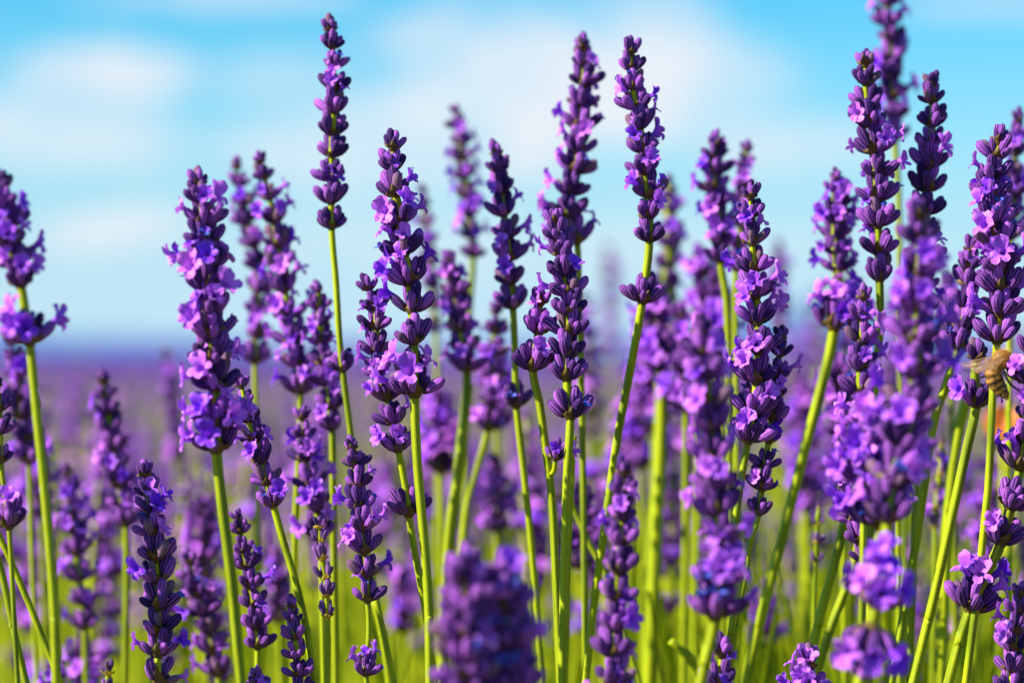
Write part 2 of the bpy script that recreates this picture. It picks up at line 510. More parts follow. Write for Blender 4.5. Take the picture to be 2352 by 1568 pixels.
N_BUD = [0]
def build_whorl(root, pos, axis, size, R, fl, rootloc, full=1.0, top=False, young=False, wither=0.06, turn=None):
    """one ring of calyces; pos in world, size 1 = 11 mm across"""
    M = Matrix.Translation(pos - rootloc) @ frame(axis, Vector((0.02, -1, 0.01))).to_4x4() @ Matrix.Scale(size, 4)
    wh = child('whorl', R.choice(WHORLSY if young else WHORLS), root, M)
    q3 = M.to_3x3()
    if turn is None: turn = R.uniform(0, 3.14)
    tocam = (Vector((0, 0, CAM_H)) - pos).normalized()
    rings = []
    if top:
        rings = [(4, 0.5, 30, -0.3), (3, 0.3, 9, .5)] if not young else [(4, .3, 14, .2)]
    elif young:
        rings = [(5, 0.9, 29, 0.0), (3, .6, 12, .9)]
    else:
        rings = [(max(3, round(7.0 * full + R.uniform(-1, .6))), 1.1, 45, -0.2), (max(2, round(4.9 * full + R.uniform(-.8, .6))), 0.8, 19, 1.2)]
    shrink = min(1.0, (0.92 / size) ** 0.7)
    if shrink < .85 and not top and not young: rings.append((3, .5, 9, 3.0))
    for ri, (n, r0, tilt, z0) in enumerate(rings):
        n = round(n / shrink ** 1.25); r0 = r0 + (1 - shrink) * (2.2 if ri == 0 else 1.2)
        ph = R.uniform(0, 6.28)
        for k in range(n):
            if top: a = ph + 2 * math.pi * k / n + R.uniform(-.3, .3)
            else:                                   # two facing cymes with a gap between
                m2 = (n + 1) // 2; side, kk = divmod(k, m2)
                a = turn + side * math.pi + (kk - (m2 - 1) / 2) * (2.45 / max(2, m2)) + R.uniform(-.22, .22)
            th = RAD(tilt + R.uniform(-14, 13))
            s = R.uniform(.70, 1.08) * shrink
            er = Vector((math.cos(a), math.sin(a), 0))
            d = er * math.sin(th) + Vector((0, 0, math.cos(th)))
            org = er * (r0 * 1e-3) + Vector((0, 0, z0 * 1e-3))
            Mb = Matrix.Translation(org) @ frame(d, er).to_4x4() @ Matrix.Scale(s, 4)
            # frame(): local +x points along the hint (outwards), buds curve towards -x (the stem)
            child('bud', R.choice(BUDSY if young else BUDS), wh, Mb)
            N_BUD[0] += 1
            vis = (q3 @ er).normalized().dot(tocam) > -0.55
            tip = Mb @ Vector((-0.3e-3, 0, 4.9e-3))
            x = R.random()
            if vis and x < fl and not top:
                d2 = (er * math.sin(th + .35) + Vector((0, 0, math.cos(th + .35))))
                Mf = Matrix.Translation(tip) @ frame(d2, er).to_4x4() @ Matrix.Rotation(R.uniform(-.5, .5), 4, 'Z') @ Matrix.Scale(R.uniform(.62, .98) * (.5 + .5 * shrink), 4)
                child('blossom', R.choice(BLOSSOMS), wh, Mf)
            elif vis and x < fl + wither and not top:
                Mf = Matrix.Translation(tip) @ frame(d, er).to_4x4() @ Matrix.Scale(R.uniform(.8, 1.2), 4)
                child('withered_blossom', R.choice(WITHERS), wh, Mf)
    return wh

def resample(path):
    L = [0.0]
    for a, b in zip(path, path[1:]): L.append(L[-1] + (b - a).length)
    return L
def at_len(path, L, s):
    s = min(max(s, 0), L[-1])
    for i in range(1, len(L)):
        if L[i] >= s:
            t = (s - L[i - 1]) / max(1e-9, L[i] - L[i - 1])
            return path[i - 1].lerp(path[i], t), (path[i - 1] - path[i]).normalized()
    return path[-1], (path[-2] - path[-1]).normalized()

def to_ground(pts, R, k=0.35):
    """carry the stem on from its last seen point down into the soil"""
    q = pts[-1]; t = (pts[-1] - pts[-2]).normalized()
    if t.z > -0.3: t = Vector((t.x * .3, t.y * .3, -1)).normalized()
    h = q.z
    m1 = q + t * (0.12 / max(.3, -t.z))
    base = Vector((q.x + t.x / -t.z * h * k, q.y + R.uniform(-.02, .03), 0.0))
    mid = m1.lerp(base, 0.5); mid.x = m1.x + (base.x - m1.x) * .6
    return pts + [m1, mid, base]

LAV_GROUP = 'lavender flower spikes'
def spike(label, head, n, w, dd, stem=(), extra=(), fl=0.1, wt=0.62, young=False, full=1.0, sw=17, group=LAV_GROUP, seed=None, wither=0.05, gap=None):
    R = random.Random(seed if seed is not None else sum(ord(c) for c in label) * 7 + int(head[0][0]))
    d = FOCUS + dd
    k = pxm(d)
    pts = [P(x, y, d) for x, y in head]
    nh = len(pts)
    # a slight lean towards or away from the lens so no two stand in one plane
    lean = R.uniform(-.10, .10)
    ztop = pts[0].z
    rest = [P(x, y, d) for x, y in stem]
    full_pts = to_ground(pts + rest, R)
    for p in full_pts[:-3]: p.y += lean * (ztop - p.z) * 0.3
    base = full_pts[-1]
    root = tag(bpy.data.objects.new('lavender_flower', None), label, 'lavender', group)
    root.empty_display_size = 0.01
    COL.objects.link(root); root.location = base
    path = catmull(full_pts, 8)
    L = resample(path)
    headpath = catmull([p for p in full_pts[:nh]], 8)
    Lh = resample(headpath)[-1]
    # stem starts inside the topmost whorl
    cut = 0.0058 * (w * k / 0.0112) * wt
    turn0 = R.choice((0.3, 0.8, 1.2))
    spts = [p for p, l in zip(path, L) if l > cut]
    spts.insert(0, at_len(path, L, cut)[0])
    mb = MB()
    r1 = sw * 0.43 * k
    tot = L[-1]
    tube(mb, [p - base for p in spts], lambda t: r1 * (0.45 + 0.6 * min(1, t * tot / (Lh + 0.012))), 8, 0.13, tint=R.random())
    o = bpy.data.objects.new('stem', mb.mesh('stem', [M_STEM])); link(o, root)
    # whorls
    size_full = w * k / 0.0108
    if n >= 5: n += 1
    wt = wt + (1 - wt) * .15
    first = 0.0058 * size_full * wt
    for i in range(n):
        f = i / max(1, n - 1)                 # 0 top, 1 bottom
        s = first + (Lh - first) * (f ** 1.12)
        if 0 < i < n - 1: s += R.uniform(-.08, .08) * (Lh / n)
        p, ax = at_len(path, L, s)
        ax = (ax + Vector((R.uniform(-.09, .09), R.uniform(-.09, .09), 0))).normalized()
        sz = size_full * (wt + (1 - wt) * min(1, f * 2.1)) * R.uniform(.93, 1.06)
        build_whorl(root, p, ax, sz, R, 0 if (i < 2 and n > 4) else fl * (1.05 if fl < .3 else .85), base, full=full * (0.85 + .15 * min(1, 2 * f)), top=(i == 0), young=young, wither=wither, turn=turn0 + (i % 2) * 1.5708 + R.uniform(-.3, .3))
    for e in extra:
        x, y, ew = e[:3]; ef = e[3] if len(e) > 3 else fl
        q = P(x, y, d)
        j = min(range(len(path)), key=lambda i: (path[i].x - q.x) ** 2 + (path[i].z - q.z) ** 2)
        s0 = path[j]
        q.y = s0.y
        if (q - s0).length > 14 * k:
            s1 = min(range(len(path)), key=lambda i: abs(path[i].z - (q.z - 42 * k)))
            a = path[s1]
            q.y -= .002
            bp = catmull([a, a.lerp(q, .5) + Vector(((q.x - a.x) * .25, 0, -.001)), q], 5)
            m2 = MB(); tube(m2, [v - base for v in bp], r1 * .75, 6, tint=.5)
            link(bpy.data.objects.new('branch', m2.mesh('branch', [M_STEM])), root)
            m3 = MB(); lobe(m3, Vector((0, 0, 0)), 0, 70 * k, 5 * k, .2, .5, 7, nu=6, nv=3)
            lf = bpy.data.objects.new('leaf', m3.mesh('leaf', [M_BRACTY])); link(lf, root)
            lf.matrix_basis = Matrix.Translation(a - base)
            pos = q; ax = Vector((.1, 0, 1)).normalized()
            fu = .55
        else:
            sl = L[j]
            pos, ax = at_len(path, L, sl); fu = full
        build_whorl(root, pos, ax, ew * k / 0.0088, R, ef, base, full=fu, wither=wither * 2)
    return root

# ------------------------------------------------------------------ setting
m, nt, b = new_mat('dry_soil', 0.95)
n1 = noise_tex(nt, 3.0, 6.0, 0.6); n2 = noise_tex(nt, 60, 4.0, 0.6)
c = mix_c(nt, maprange(nt, n1, 0.35, 0.65), (0.11, 0.075, 0.05), (0.06, 0.065, 0.02))
c = mix_c(nt, maprange(nt, n2, 0.4, 0.7, 0, .6), c, (0.24, 0.18, 0.12))
nt.links.new(c, b.inputs['Base Color'])
add_bump(nt, b, n2, 0.6, 0.02)
M_SOIL = m

def grid_mesh(name, xs, ys, zf, mat):
    nx, ny = len(xs), len(ys)
    V3 = np.array([(x if not callable(x) else x(y), y, 0) for y in ys for x in xs], dtype=np.float64)
    for v in V3: v[2] = zf(v[0], v[1])
    i = np.arange((ny - 1) * (nx - 1)); r = i // (nx - 1); q = i % (nx - 1)
    a = r * nx + q
    F = np.stack([a, a + 1, a + nx + 1, a + nx], 1)
    return fast_mesh(name, V3, [F], [mat])

g = link(bpy.data.objects.new('ground', grid_mesh('ground', [-2500, -200, -20, -5, -2, 0, 2, 5, 20, 200, 2500], [-60, -5, 0, 1, 2, 4, 8, 20, 60, 200, 900, 2500], lambda x, y: 0.0, M_SOIL)))
tag(g, kind='structure')

# low wooded rise beyond the field, its blue haze painted into the colour
m, nt, b = new_mat('hazy_blue_hill', 0.9)
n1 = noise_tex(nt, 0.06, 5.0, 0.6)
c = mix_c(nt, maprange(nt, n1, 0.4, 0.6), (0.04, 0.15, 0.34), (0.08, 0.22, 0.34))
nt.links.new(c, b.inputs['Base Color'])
def hill_z(x, y):
    f = math.exp(-((y - 640) / 90) ** 2)
    h = 2.6 + 9 * math.exp(-((x - 66) / 20) ** 2) + 2.5 * math.exp(-((x + 130) / 40) ** 2)
    return -0.5 + f * (h + 1.6 * noise.noise(Vector((x * .05, y * .02, 3))))
h = link(bpy.data.objects.new('hill', grid_mesh('hill', list(np.linspace(-700, 700, 220)), list(np.linspace(440, 840, 24)), hill_z, m)))
tag(h, kind='structure')

# purple canopy of the far rows
m, nt, b = new_mat('lavender_canopy', 0.9)
n1 = noise_tex(nt, 9.0, 5.0, 0.7); n2 = noise_tex(nt, 1.3, 4.0, 0.6); n3 = noise_tex(nt, 55, 3.0, .6)
c = mix_c(nt, maprange(nt, n1, 0.35, 0.65), (0.03, 0.009, 0.20), (0.075, 0.02, 0.36))
c = mix_c(nt, maprange(nt, n3, 0.52, 0.66, 0, .5), c, (0.16, 0.04, 0.34))
b.inputs['Specular IOR Level'].default_value = 0.05
c = mix_c(nt, maprange(nt, n2, 0.5, 0.75, 0, .35), c, (0.07, 0.04, 0.08))
nt.links.new(c, b.inputs['Base Color'])
add_bump(nt, b, n3, 1.0, 0.02)
M_CANOPY = m
ys = [6.5 * (1.05 ** i) for i in range(90)]
def can_z(x, y):
    row = 0.05 * math.cos(x * 2 * math.pi / 1.5) if y < 60 else 0
    edge = max(0.0, 1 - (y - 6.5) / 2.0)
    return 0.50 + row + 0.035 * noise.noise(Vector((x * 3, y * 3, 1))) - 0.3 * edge ** 2 - (0.6 if y > 480 else 0)
V_ = []
nxs = 90
for y in ys:
    hw = 1.5 + y * 0.42
    for i in range(nxs):
        x = -hw + 2 * hw * i / (nxs - 1)
        V_.append((x, y, can_z(x, y)))
V_ = np.array(V_)
i = np.arange((len(ys) - 1) * (nxs - 1)); r_ = i // (nxs - 1); q_ = i % (nxs - 1); a_ = r_ * nxs + q_
can = link(bpy.data.objects.new('lavender_field', fast_mesh('lavender_field', V_, [np.stack([a_, a_ + 1, a_ + nxs + 1, a_ + nxs], 1)], [M_CANOPY])))
tag(can, 'far purple rows of lavender running level to the horizon', 'lavender field', kind='stuff')

# low-detail spike template: real little calyces, joined ----------------------
def low_head(seed, whorls=8, per=7, nseg=5, hi=True, fl=0.25, length=0.05):
    """a whole head with its tip at z=0, hanging down to z=-length"""
    R = random.Random(seed)
    mb = MB()
    for w in range(whorls):
        f = w / (whorls - 1)
        z = -0.0045 - (length - 0.0045) * f
        if w == whorls - 1 and R.random() < .6: z -= 0.008
        sz = (0.55 + 0.45 * min(1, f * 2)) * R.uniform(.85, 1.1) * .92
        n = max(3, round(per * (0.6 + .4 * f)))
        ph = R.uniform(0, 6)
        for k in range(n):
            a = ph + 6.283 * k / n + R.uniform(-.3, .3)
            th = RAD(R.uniform(18, 52)) if f > 0 else RAD(R.uniform(5, 22))
            er = Vector((math.cos(a), math.sin(a), 0)); d = er * math.sin(th) + Vector((0, 0, math.cos(th)))
            M = Matrix.Translation(Vector((0, 0, z)) + er * .0009) @ frame(d, er).to_4x4() @ Matrix.Scale(sz * R.uniform(.85, 1.1), 4)
            if hi:
                v, fc, pg = bud_shape(seed * 50 + k, nseg=nseg, rings=4, ribs=False)
            else:
                v = [(0, 0, 0), (1.0e-3, 0, 3.4e-3), (-.5e-3, .87e-3, 3.4e-3), (-.5e-3, -.87e-3, 3.4e-3), (-.4e-3, 0, 6e-3)]
                fc = [(0, 2, 1), (0, 3, 2), (0, 1, 3), (1, 2, 4), (2, 3, 4), (3, 1, 4)]; pg = [(0, 0, 0)] + [(.5, .6, 0)] * 3 + [(.3, 1, 0)]
            mb.add(v, fc, M, pg, 0, tint=R.random())
            if R.random() < fl and f > 0.1:
                Mf = M @ Matrix.Translation((0, 0, 5e-3))
                t_ = R.random()
                for q in range(4 if hi else 2):
                    b_ = q * 1.57 + R.uniform(-.4, .4)
                    c_, s_ = math.cos(b_), math.sin(b_)
                    vv = [(0, 0, 0), (c_ * 1.5e-3 - s_ * 1.6e-3, s_ * 1.5e-3 + c_ * 1.6e-3, 1.5e-3), (c_ * 3.6e-3, s_ * 3.6e-3, 1.2e-3), (c_ * 1.5e-3 + s_ * 1.6e-3, s_ * 1.5e-3 - c_ * 1.6e-3, 1.8e-3)]
                    mb.add(vv, [(0, 1, 2, 3)], Mf, [(0, .3, 0), (0, .8, 0), (0, 1, 0), (0, .8, 0)], 1, tint=t_)
    return mb

HEADS = [(lambda mb: mb.mesh('flower_head', [M_BUD, M_PETAL]))(low_head(500 + s, whorls=7 + s % 3, per=8, length=0.038 + 0.004 * (s % 4), fl=0.32 + .12 * (s % 3))) for s in range(8)]

def template_arrays(mb):
    V3 = np.array([tuple(v) for v in mb.v]); pg = np.array(mb.p)
    tri = []; tm = []
    for f, m_ in zip(mb.f, mb.m):
        for k in range(1, len(f) - 1): tri.append((f[0], f[k], f[k + 1])); tm.append(m_)
    return V3, np.array(tri), pg, np.array(tm)

def scatter(name, temps, places, mats):
    """places: list of (template index, position, yaw, scale xyz, lean x, lean y, tint)"""
    Vs, Fs, Ps, Ms = [], [], [], []; off = 0
    for ti, pos, yaw, s, lx, ly, tint in places:
        V3, T, pg, tm = temps[ti]
        c_, s_ = math.cos(yaw), math.sin(yaw)
        q = V3 * np.array(s)
        x = q[:, 0] * c_ - q[:, 1] * s_ + q[:, 2] * lx
        y = q[:, 0] * s_ + q[:, 1] * c_ + q[:, 2] * ly
        Vs.append(np.stack([x + pos[0], y + pos[1], q[:, 2] + pos[2]], 1))
        Fs.append(T + off); off += len(V3)
        p2 = pg.copy(); p2[:, 2] = (p2[:, 2] + tint) % 1.0
        Ps.append(p2); Ms.append(tm)
    V3 = np.concatenate(Vs); T = np.concatenate(Fs); pg = np.concatenate(Ps); tm = np.concatenate(Ms)
    return fast_mesh(name, V3, [T], mats, pg, tm)

# spikes of the rows behind, from 1.9 m out: one mass
def far_template(seed, hi):
    mb = low_head(seed, whorls=7 if hi else 5, per=6 if hi else 4, hi=False, fl=.5, length=.042)
    pts = [Vector((0, 0, -.01)), Vector((.001, 0, -.15)), Vector((0, .002, -.55))]
    if hi: tube(mb, pts, 0.0011, 3, mat=2, cap=False)
    return template_arrays(mb)
R = random.Random(5)
temps = [far_template(700 + s, True) for s in range(4)] + [far_template(710 + s, False) for s in range(3)]
places = []
for _ in range(2600):
    y = 2.3 + 4.4 * R.random() ** 0.85
    x = R.uniform(-1, 1) * (0.25 + y * 0.24)
    z = min(CAM_H - 0.004, R.gauss(0.558, 0.022))
    places.append((R.randrange(4), (x, y, z), R.uniform(0, 6), (1, 1, 1.0), R.uniform(-.18, .18), R.uniform(-.15, .15), R.random()))
for _ in range(4200):
    y = 6.5 + 22 * R.random() ** 1.4
    x = R.uniform(-1, 1) * (0.3 + y * 0.25)
    z = R.gauss(0.566, 0.02 if y > 12 else .027)
    places.append((4 + R.randrange(3), (x, y, z), R.uniform(0, 6), (1.4, 1.4, 1.0), R.uniform(-.15, .15), R.uniform(-.1, .1), R.random()))
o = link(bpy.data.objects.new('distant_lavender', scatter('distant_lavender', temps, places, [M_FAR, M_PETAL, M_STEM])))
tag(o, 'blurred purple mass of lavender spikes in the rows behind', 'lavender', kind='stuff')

# leaves and leafy shoots --------------------------------------------------------
def blade_template(seed):
    R = random.Random(seed)
    mb = MB(); vs, fs, pg = [], [], []
    n = 7; bend = R.uniform(-.25, .25)
    for i in range(n):
        u = i / (n - 1)
        wdt = 0.5 * math.sin(math.pi * (0.12 + .86 * u)) ** .7
        cx = bend * u * u
        vs += [(cx * .3, -wdt, u), (cx * .3 + 0.35 * wdt, 0, u), (cx * .3, wdt, u)]
        pg += [(0, u, 0), (.6, u, 0), (0, u, 0)]
    for i in range(n - 1):
        for j in range(2):
            a = i * 3 + j; fs.append((a, a + 1, a + 4, a + 3))
    mb.add(vs, fs, None, pg)
    return template_arrays(mb)
btemps = [blade_template(s) for s in range(4)]
R = random.Random(8)
places = []
def blade(x, y, z0, h, wd, lean=.35, t0=0.0, t1=1.0):
    places.append((R.randrange(4), (x, y, z0), R.uniform(0, 6.28), (wd, wd, h), R.uniform(-lean, lean), R.uniform(-lean, lean), R.uniform(t0, t1)))
for _ in range(14000):                                   # the leafy mounds the stems rise from
    y = 0.5 + 3.9 * R.random() ** 0.8
    x = R.uniform(-1, 1) * (0.2 + y * 0.24)
    z = 0.34 + 0.11 * min(1, max(0, (y - 1.1) / 1.2)) + 0.07 * noise.noise(Vector((x * 4, y * 4, 0))) - (0.08 if y < .75 else 0)
    blade(x, y, z * R.uniform(.6, 1.0), R.uniform(.05, .11), R.uniform(.003, .006), .5, .0 + .4 * (noise.noise(Vector((x * 5, y * 2.5, 7))) > 0.1), .85)
for _ in range(1100):                                   # longer young shoots, thicker on the right
    y = R.uniform(0.78, 2.4)
    u = R.random() ** 0.62
    x = (-1 + 2 * u) * (0.08 + y * 0.19)
    h = R.uniform(.12, .22)
    zt = R.uniform(.40, .525) - (0.02 if x < 0 else 0)
    blade(x, y, zt - h, h, R.uniform(.0035, .006), .28, 0, .9)
for _ in range(1000):                                    # upright lime shoots of the bush just behind
    y = R.uniform(0.74, 1.35)
    x = (-1 + 2 * R.random() ** 0.42) * 0.19 * y
    h = R.uniform(.16, .26)
    blade(x, y, R.uniform(.46, .555) - (.03 if x < -.02 else 0) - h, h, R.uniform(.003, .006), .26, 0, .85)
o = link(bpy.data.objects.new('lavender_foliage', scatter('lavender_foliage', btemps, places, [M_LEAF])))
tag(o, 'bright green narrow lavender leaves at the foot of the stems', 'foliage', kind='stuff')

# ------------------------------------------------------------------ the flowers one can tell apart
spike('tallest lavender spike left of centre, alone against the sky on a long bare stem',
      [(758, 36), (768, 200), (762, 350), (762, 522)], 9, 88, 0.03, [(772, 650), (780, 780), (792, 890), (806, 1000), (822, 1150), (860, 1350), (905, 1568)],
      [(788, 850, 66, 0)], fl=.10, sw=16, wt=.72)
spike('sharp long blossoming lavender spike in front of the leaning one, left of centre',
      [(903, 298), (905, 420), (925, 560), (945, 690), (950, 785)], 7, 118, 0.0, [(952, 900), (958, 1050), (975, 1250), (985, 1400), (988, 1568)],
      [(952, 900, 124, .3)], fl=.24, sw=23, wt=.62, seed=7)
spike('leaning sharp lavender spike tucked against the left of the blossoming one',
      [(838, 632), (862, 720), (866, 830), (895, 930), (915, 1032)], 7, 92, 0.008, [(930, 1110), (945, 1220), (968, 1350), (990, 1480), (1000, 1568)],
      [(938, 1178, 98, .05)], fl=.22, sw=17, wt=.66, full=.85, seed=3)
spike('sharp lavender spike with finely ribbed buds just right of centre',
      [(1268, 474), (1290, 590), (1308, 720), (1302, 868)], 8, 108, 0.0, [(1310, 955), (1302, 1100), (1296, 1300), (1290, 1568)],
      [(1311, 955, 92, .02)], fl=.10, sw=21, wt=.58, seed=21)
spike('short lavender head pressed against the left of the central ribbed spike',
      [(1238, 648), (1240, 740), (1224, 845)], 3, 105, 0.004, [(1240, 930), (1255, 1040), (1268, 1150), (1278, 1350), (1287, 1568)],
      [(1276, 1052, 58, .5)], fl=.14, sw=20, wt=.85, seed=5)
spike('tall slightly soft lavender spike rising above the central ribbed one',
      [(1342, 76), (1338, 200), (1325, 350), (1305, 480), (1325, 556)], 9, 98, 0.055, [(1330, 700), (1335, 900), (1340, 1200), (1345, 1568)], fl=.2, sw=16, wt=.66)
spike('tall lavender spike right of centre with a separate lower whorl and a bare leaning stem',
      [(1447, 86), (1452, 180), (1470, 300), (1486, 430), (1492, 552)], 9, 92, 0.018, [(1476, 690), (1450, 840), (1420, 1000), (1398, 1150), (1370, 1350), (1345, 1568)],
      [(1475, 690, 92, .1)], fl=.16, sw=20, wt=.72)
spike('lavender spike against the sky between the blurred thin one and the tall soft one',
      [(1137, 320), (1150, 440), (1165, 560), (1178, 705)], 7, 90, 0.045, [(1183, 820), (1186, 930), (1205, 1100), (1225, 1300), (1245, 1568)],
      [(1188, 930, 80, 0)], fl=.14, sw=17, wt=.7)
spike('thin blurred lavender spike with pale stem in the sky between two sharper ones',
      [(1045, 236), (1060, 350), (1075, 470), (1086, 590)], 8, 66, 0.14, [(1080, 690), (1072, 850), (1068, 1200)], fl=.28, sw=16)
spike('faint narrow lavender spike half hidden behind the right of the blossoming one',
      [(970, 420), (980, 520), (990, 640), (1000, 760)], 7, 62, 0.19, [(1005, 900), (1005, 1200)], fl=.2, sw=13)
spike('soft lavender spike with brownish top right of the blossoming spike, above a green stem',
      [(1028, 572), (1045, 680), (1062, 770), (1072, 850)], 6, 92, 0.085, [(1068, 960), (1050, 1100), (1030, 1240), (1015, 1568)], fl=.22, sw=22)
spike('blurred lavender spike whose stem slants down to the left behind the spike in the sky',
      [(1140, 690), (1135, 790), (1125, 900), (1120, 985)], 5, 86, 0.11, [(1095, 1080), (1070, 1180), (1050, 1400)], fl=.22, sw=16)
spike('large dark lavender spike at left with a pinkish blossoming whorl on its stem',
      [(452, 382), (468, 520), (478, 690), (494, 890)], 9, 136, -0.03, [(496, 1030), (508, 1150), (530, 1330), (552, 1568)],
      [(496, 1030, 118, .5), (494, 975, 100, .6)], fl=.24, sw=27, wt=.52, wither=.08)
spike('blurred lavender spike behind and left of the pair near the dark large one',
      [(540, 360), (560, 480), (590, 620), (585, 830)], 9, 78, 0.11, [(588, 1000), (590, 1300)], fl=.25, sw=14)
spike('soft pointed lavender spike leaning right over pale green stem, second from the dark large one',
      [(592, 348), (625, 480), (650, 640), (675, 780), (690, 900)], 10, 92, 0.07, [(690, 1010), (680, 1200), (676, 1568)], fl=.3, sw=17, wt=.5)
spike('soft lavender spike standing close left of the long bare stem',
      [(730, 640), (735, 760), (750, 870), (762, 985)], 7, 82, 0.055, [(764, 1120), (766, 1300), (770, 1568)], fl=.3, sw=18)
spike('soft lower lavender head with bright blossoms beneath the pointed leaning spike',
      [(692, 930), (700, 1040), (718, 1130), (735, 1230)], 5, 88, 0.045, [(740, 1350), (745, 1568)], fl=.45, sw=14)
spike('blurred dark blue lavender spike cut by the left edge, with a loose whorl under it',
      [(-18, 370), (5, 470), (25, 570), (48, 655)], 6, 110, -0.055, [(68, 785), (85, 950), (105, 1150), (125, 1400), (130, 1568)],
      [(68, 785, 108, .5)], fl=.2, sw=24, wt=.6)
spike('dark lavender head at the left edge with one whorl beneath it',
      [(-8, 860), (0, 960), (2, 1058)], 4, 78, -0.02, [(10, 1130), (22, 1230), (40, 1568)], [(22, 1215, 88, .15)], fl=.05, sw=14)
spike('small sharp lavender spike leaning right from the pinkish whorl at left',
      [(548, 858), (572, 960), (600, 1060), (628, 1160)], 6, 88, 0.005, [(650, 1240), (680, 1340), (705, 1450), (722, 1568)], fl=.14, sw=19, wt=.6, full=.85, seed=9)
spike('sharp plump lavender spike at lower left with many closed dark buds',
      [(328, 1056), (345, 1180), (362, 1330), (365, 1440), (365, 1562)], 9, 106, -0.008, [(366, 1600)], fl=.10, sw=14, wt=.62, full=.85, seed=14)
spike('blurred lavender spike with pale left side above the plump one at lower left',
      [(232, 850), (250, 960), (270, 1090), (290, 1205)], 8, 84, 0.1, [(292, 1350), (290, 1568)], fl=.3, sw=18)
spike('faint small lavender spike far behind on the left horizon',
      [(382, 790), (390, 870), (398, 960), (405, 1050)], 6, 60, 0.32, [(408, 1250)], fl=.4, sw=12)
spike('dark small lavender spike right of the long green stem at lower left',
      [(543, 1166), (560, 1270), (580, 1380), (592, 1485)], 7, 78, 0.02, [(590, 1568)], fl=.12, sw=14, wt=.55)
spike('blurred lavender spike between the plump one and the long green stem at lower left',
      [(430, 1260), (455, 1350), (480, 1450), (500, 1545)], 6, 96, 0.075, [(505, 1600)], fl=.25, sw=14)
spike('sharp short dark lavender tip rising from the bottom edge left of the yellowish one',
      [(668, 1366), (678, 1460), (690, 1570), (695, 1640)], 6, 78, 0.0, [(697, 1700)], fl=.03, sw=14, wt=.6, full=.8)
spike('slim young lavender spike with yellow bracts low in the picture',
      [(730, 1180), (738, 1260), (748, 1340), (752, 1415)], 5, 66, 0.0, [(753, 1500), (752, 1568)], fl=0, sw=13, young=True, wt=.85, wither=0, seed=2)
spike('sharp spike right of the slim young one, open pale blossom on its lower whorl',
      [(805, 1000), (820, 1110), (835, 1250), (845, 1375)], 7, 92, 0.0, [(848, 1450), (842, 1545), (845, 1600)],
      [(842, 1545, 66, .35)], fl=.2, sw=14, wt=.6, full=.85, seed=31)
spike('big dark blurred lavender head in the foreground at bottom centre, left one of two',
      [(1072, 1240), (1070, 1380), (1078, 1540), (1088, 1700)], 9, 178, -0.11, [(1080, 1800)], fl=.04, sw=26, wt=.7)
spike('big dark blurred lavender head in the foreground at bottom centre, right one of two',
      [(1145, 1262), (1160, 1400), (1176, 1560), (1186, 1720)], 9, 178, -0.105, [(1205, 1800)], fl=.06, sw=26, wt=.7)
spike('soft lavender spike in the foreground below the tall leaning stem, right of centre',
      [(1432, 1050), (1430, 1180), (1418, 1330), (1410, 1480), (1405, 1640)], 9, 108, -0.05, [(1405, 1700)], fl=.2, sw=18, wt=.62)
spike('long dark soft lavender spike in the foreground with a wide blossoming whorl low on it',
      [(1608, 720), (1620, 850), (1632, 1000), (1645, 1130), (1655, 1250)], 8, 136, -0.075, [(1642, 1430), (1620, 1530), (1605, 1600)],
      [(1645, 1420, 140, .3), (1650, 1345, 128, .45)], fl=.2, sw=27, wt=.6, wither=.12)
spike('upright lavender spike right of centre with brown base and bright blossoms halfway',
      [(1722, 415), (1728, 560), (1738, 700), (1740, 850), (1718, 1010)], 9, 112, 0.008, [(1705, 1090), (1690, 1200), (1694, 1320), (1680, 1450), (1665, 1568)], fl=.2, sw=17, wt=.58, seed=17)
spike('narrow sharp lavender spike curving left behind the upright one, ending in an open blossom',
      [(1795, 745), (1788, 850), (1775, 960), (1755, 1070), (1742, 1178)], 8, 84, 0.012, [(1722, 1250), (1710, 1330), (1690, 1430), (1672, 1568)], fl=.08, sw=14, wt=.7, full=.85, seed=18)
spike('blurred dark blue lavender spike against the sky behind the upright one',
      [(1645, 300), (1640, 400), (1650, 500), (1655, 600)], 7, 92, 0.075, [(1670, 700), (1675, 900), (1680, 1400)], fl=.22, sw=18)
spike('blurred lavender spike with yellow base touching the right of the dark blue one',
      [(1718, 322), (1705, 420), (1700, 520), (1690, 620)], 6, 72, 0.10, [(1688, 750), (1690, 1200)], fl=.2, sw=15)
spike('faint lavender spike behind the bare leaning stem of the tall one right of centre',
      [(1535, 400), (1538, 500), (1535, 600), (1530, 700)], 7, 70, 0.16, [(1525, 850), (1510, 1100), (1490, 1500)], fl=.35, sw=30)
spike('tall lavender spike at right standing before the one cut by the top edge',
      [(1988, 108), (1990, 220), (2010, 350), (2015, 480), (2020, 640)], 9, 108, 0.02, [(2020, 760), (2010, 900), (2000, 1200), (1995, 1568)], fl=.26, sw=19, wt=.66, seed=12)
spike('blurred lavender spike cut by the top edge at right',
      [(2035, -90), (2040, 40), (2048, 160), (2055, 320)], 9, 82, 0.12, [(2065, 500), (2070, 900)], fl=.28, sw=15, wt=.75)
spike('lavender spike with downy buds right of the tall one, against plain blue sky',
      [(2140, 164), (2140, 290), (2130, 420), (2125, 560), (2112, 720)], 10, 98, 0.025, [(2110, 850), (2105, 1100), (2090, 1568)], fl=.12, sw=17, wt=.6, seed=33)
spike('large soft lavender spike in the foreground at right, over the blossoming cluster',
      [(2105, 446), (2110, 600), (2105, 760), (2095, 920), (2060, 1060), (2040, 1190)], 9, 150, -0.075, [(2030, 1300), (2003, 1440), (1975, 1568)],
      [(2003, 1445, 150, .35), (2012, 1392, 128, .5)], fl=.28, sw=30, wt=.6)
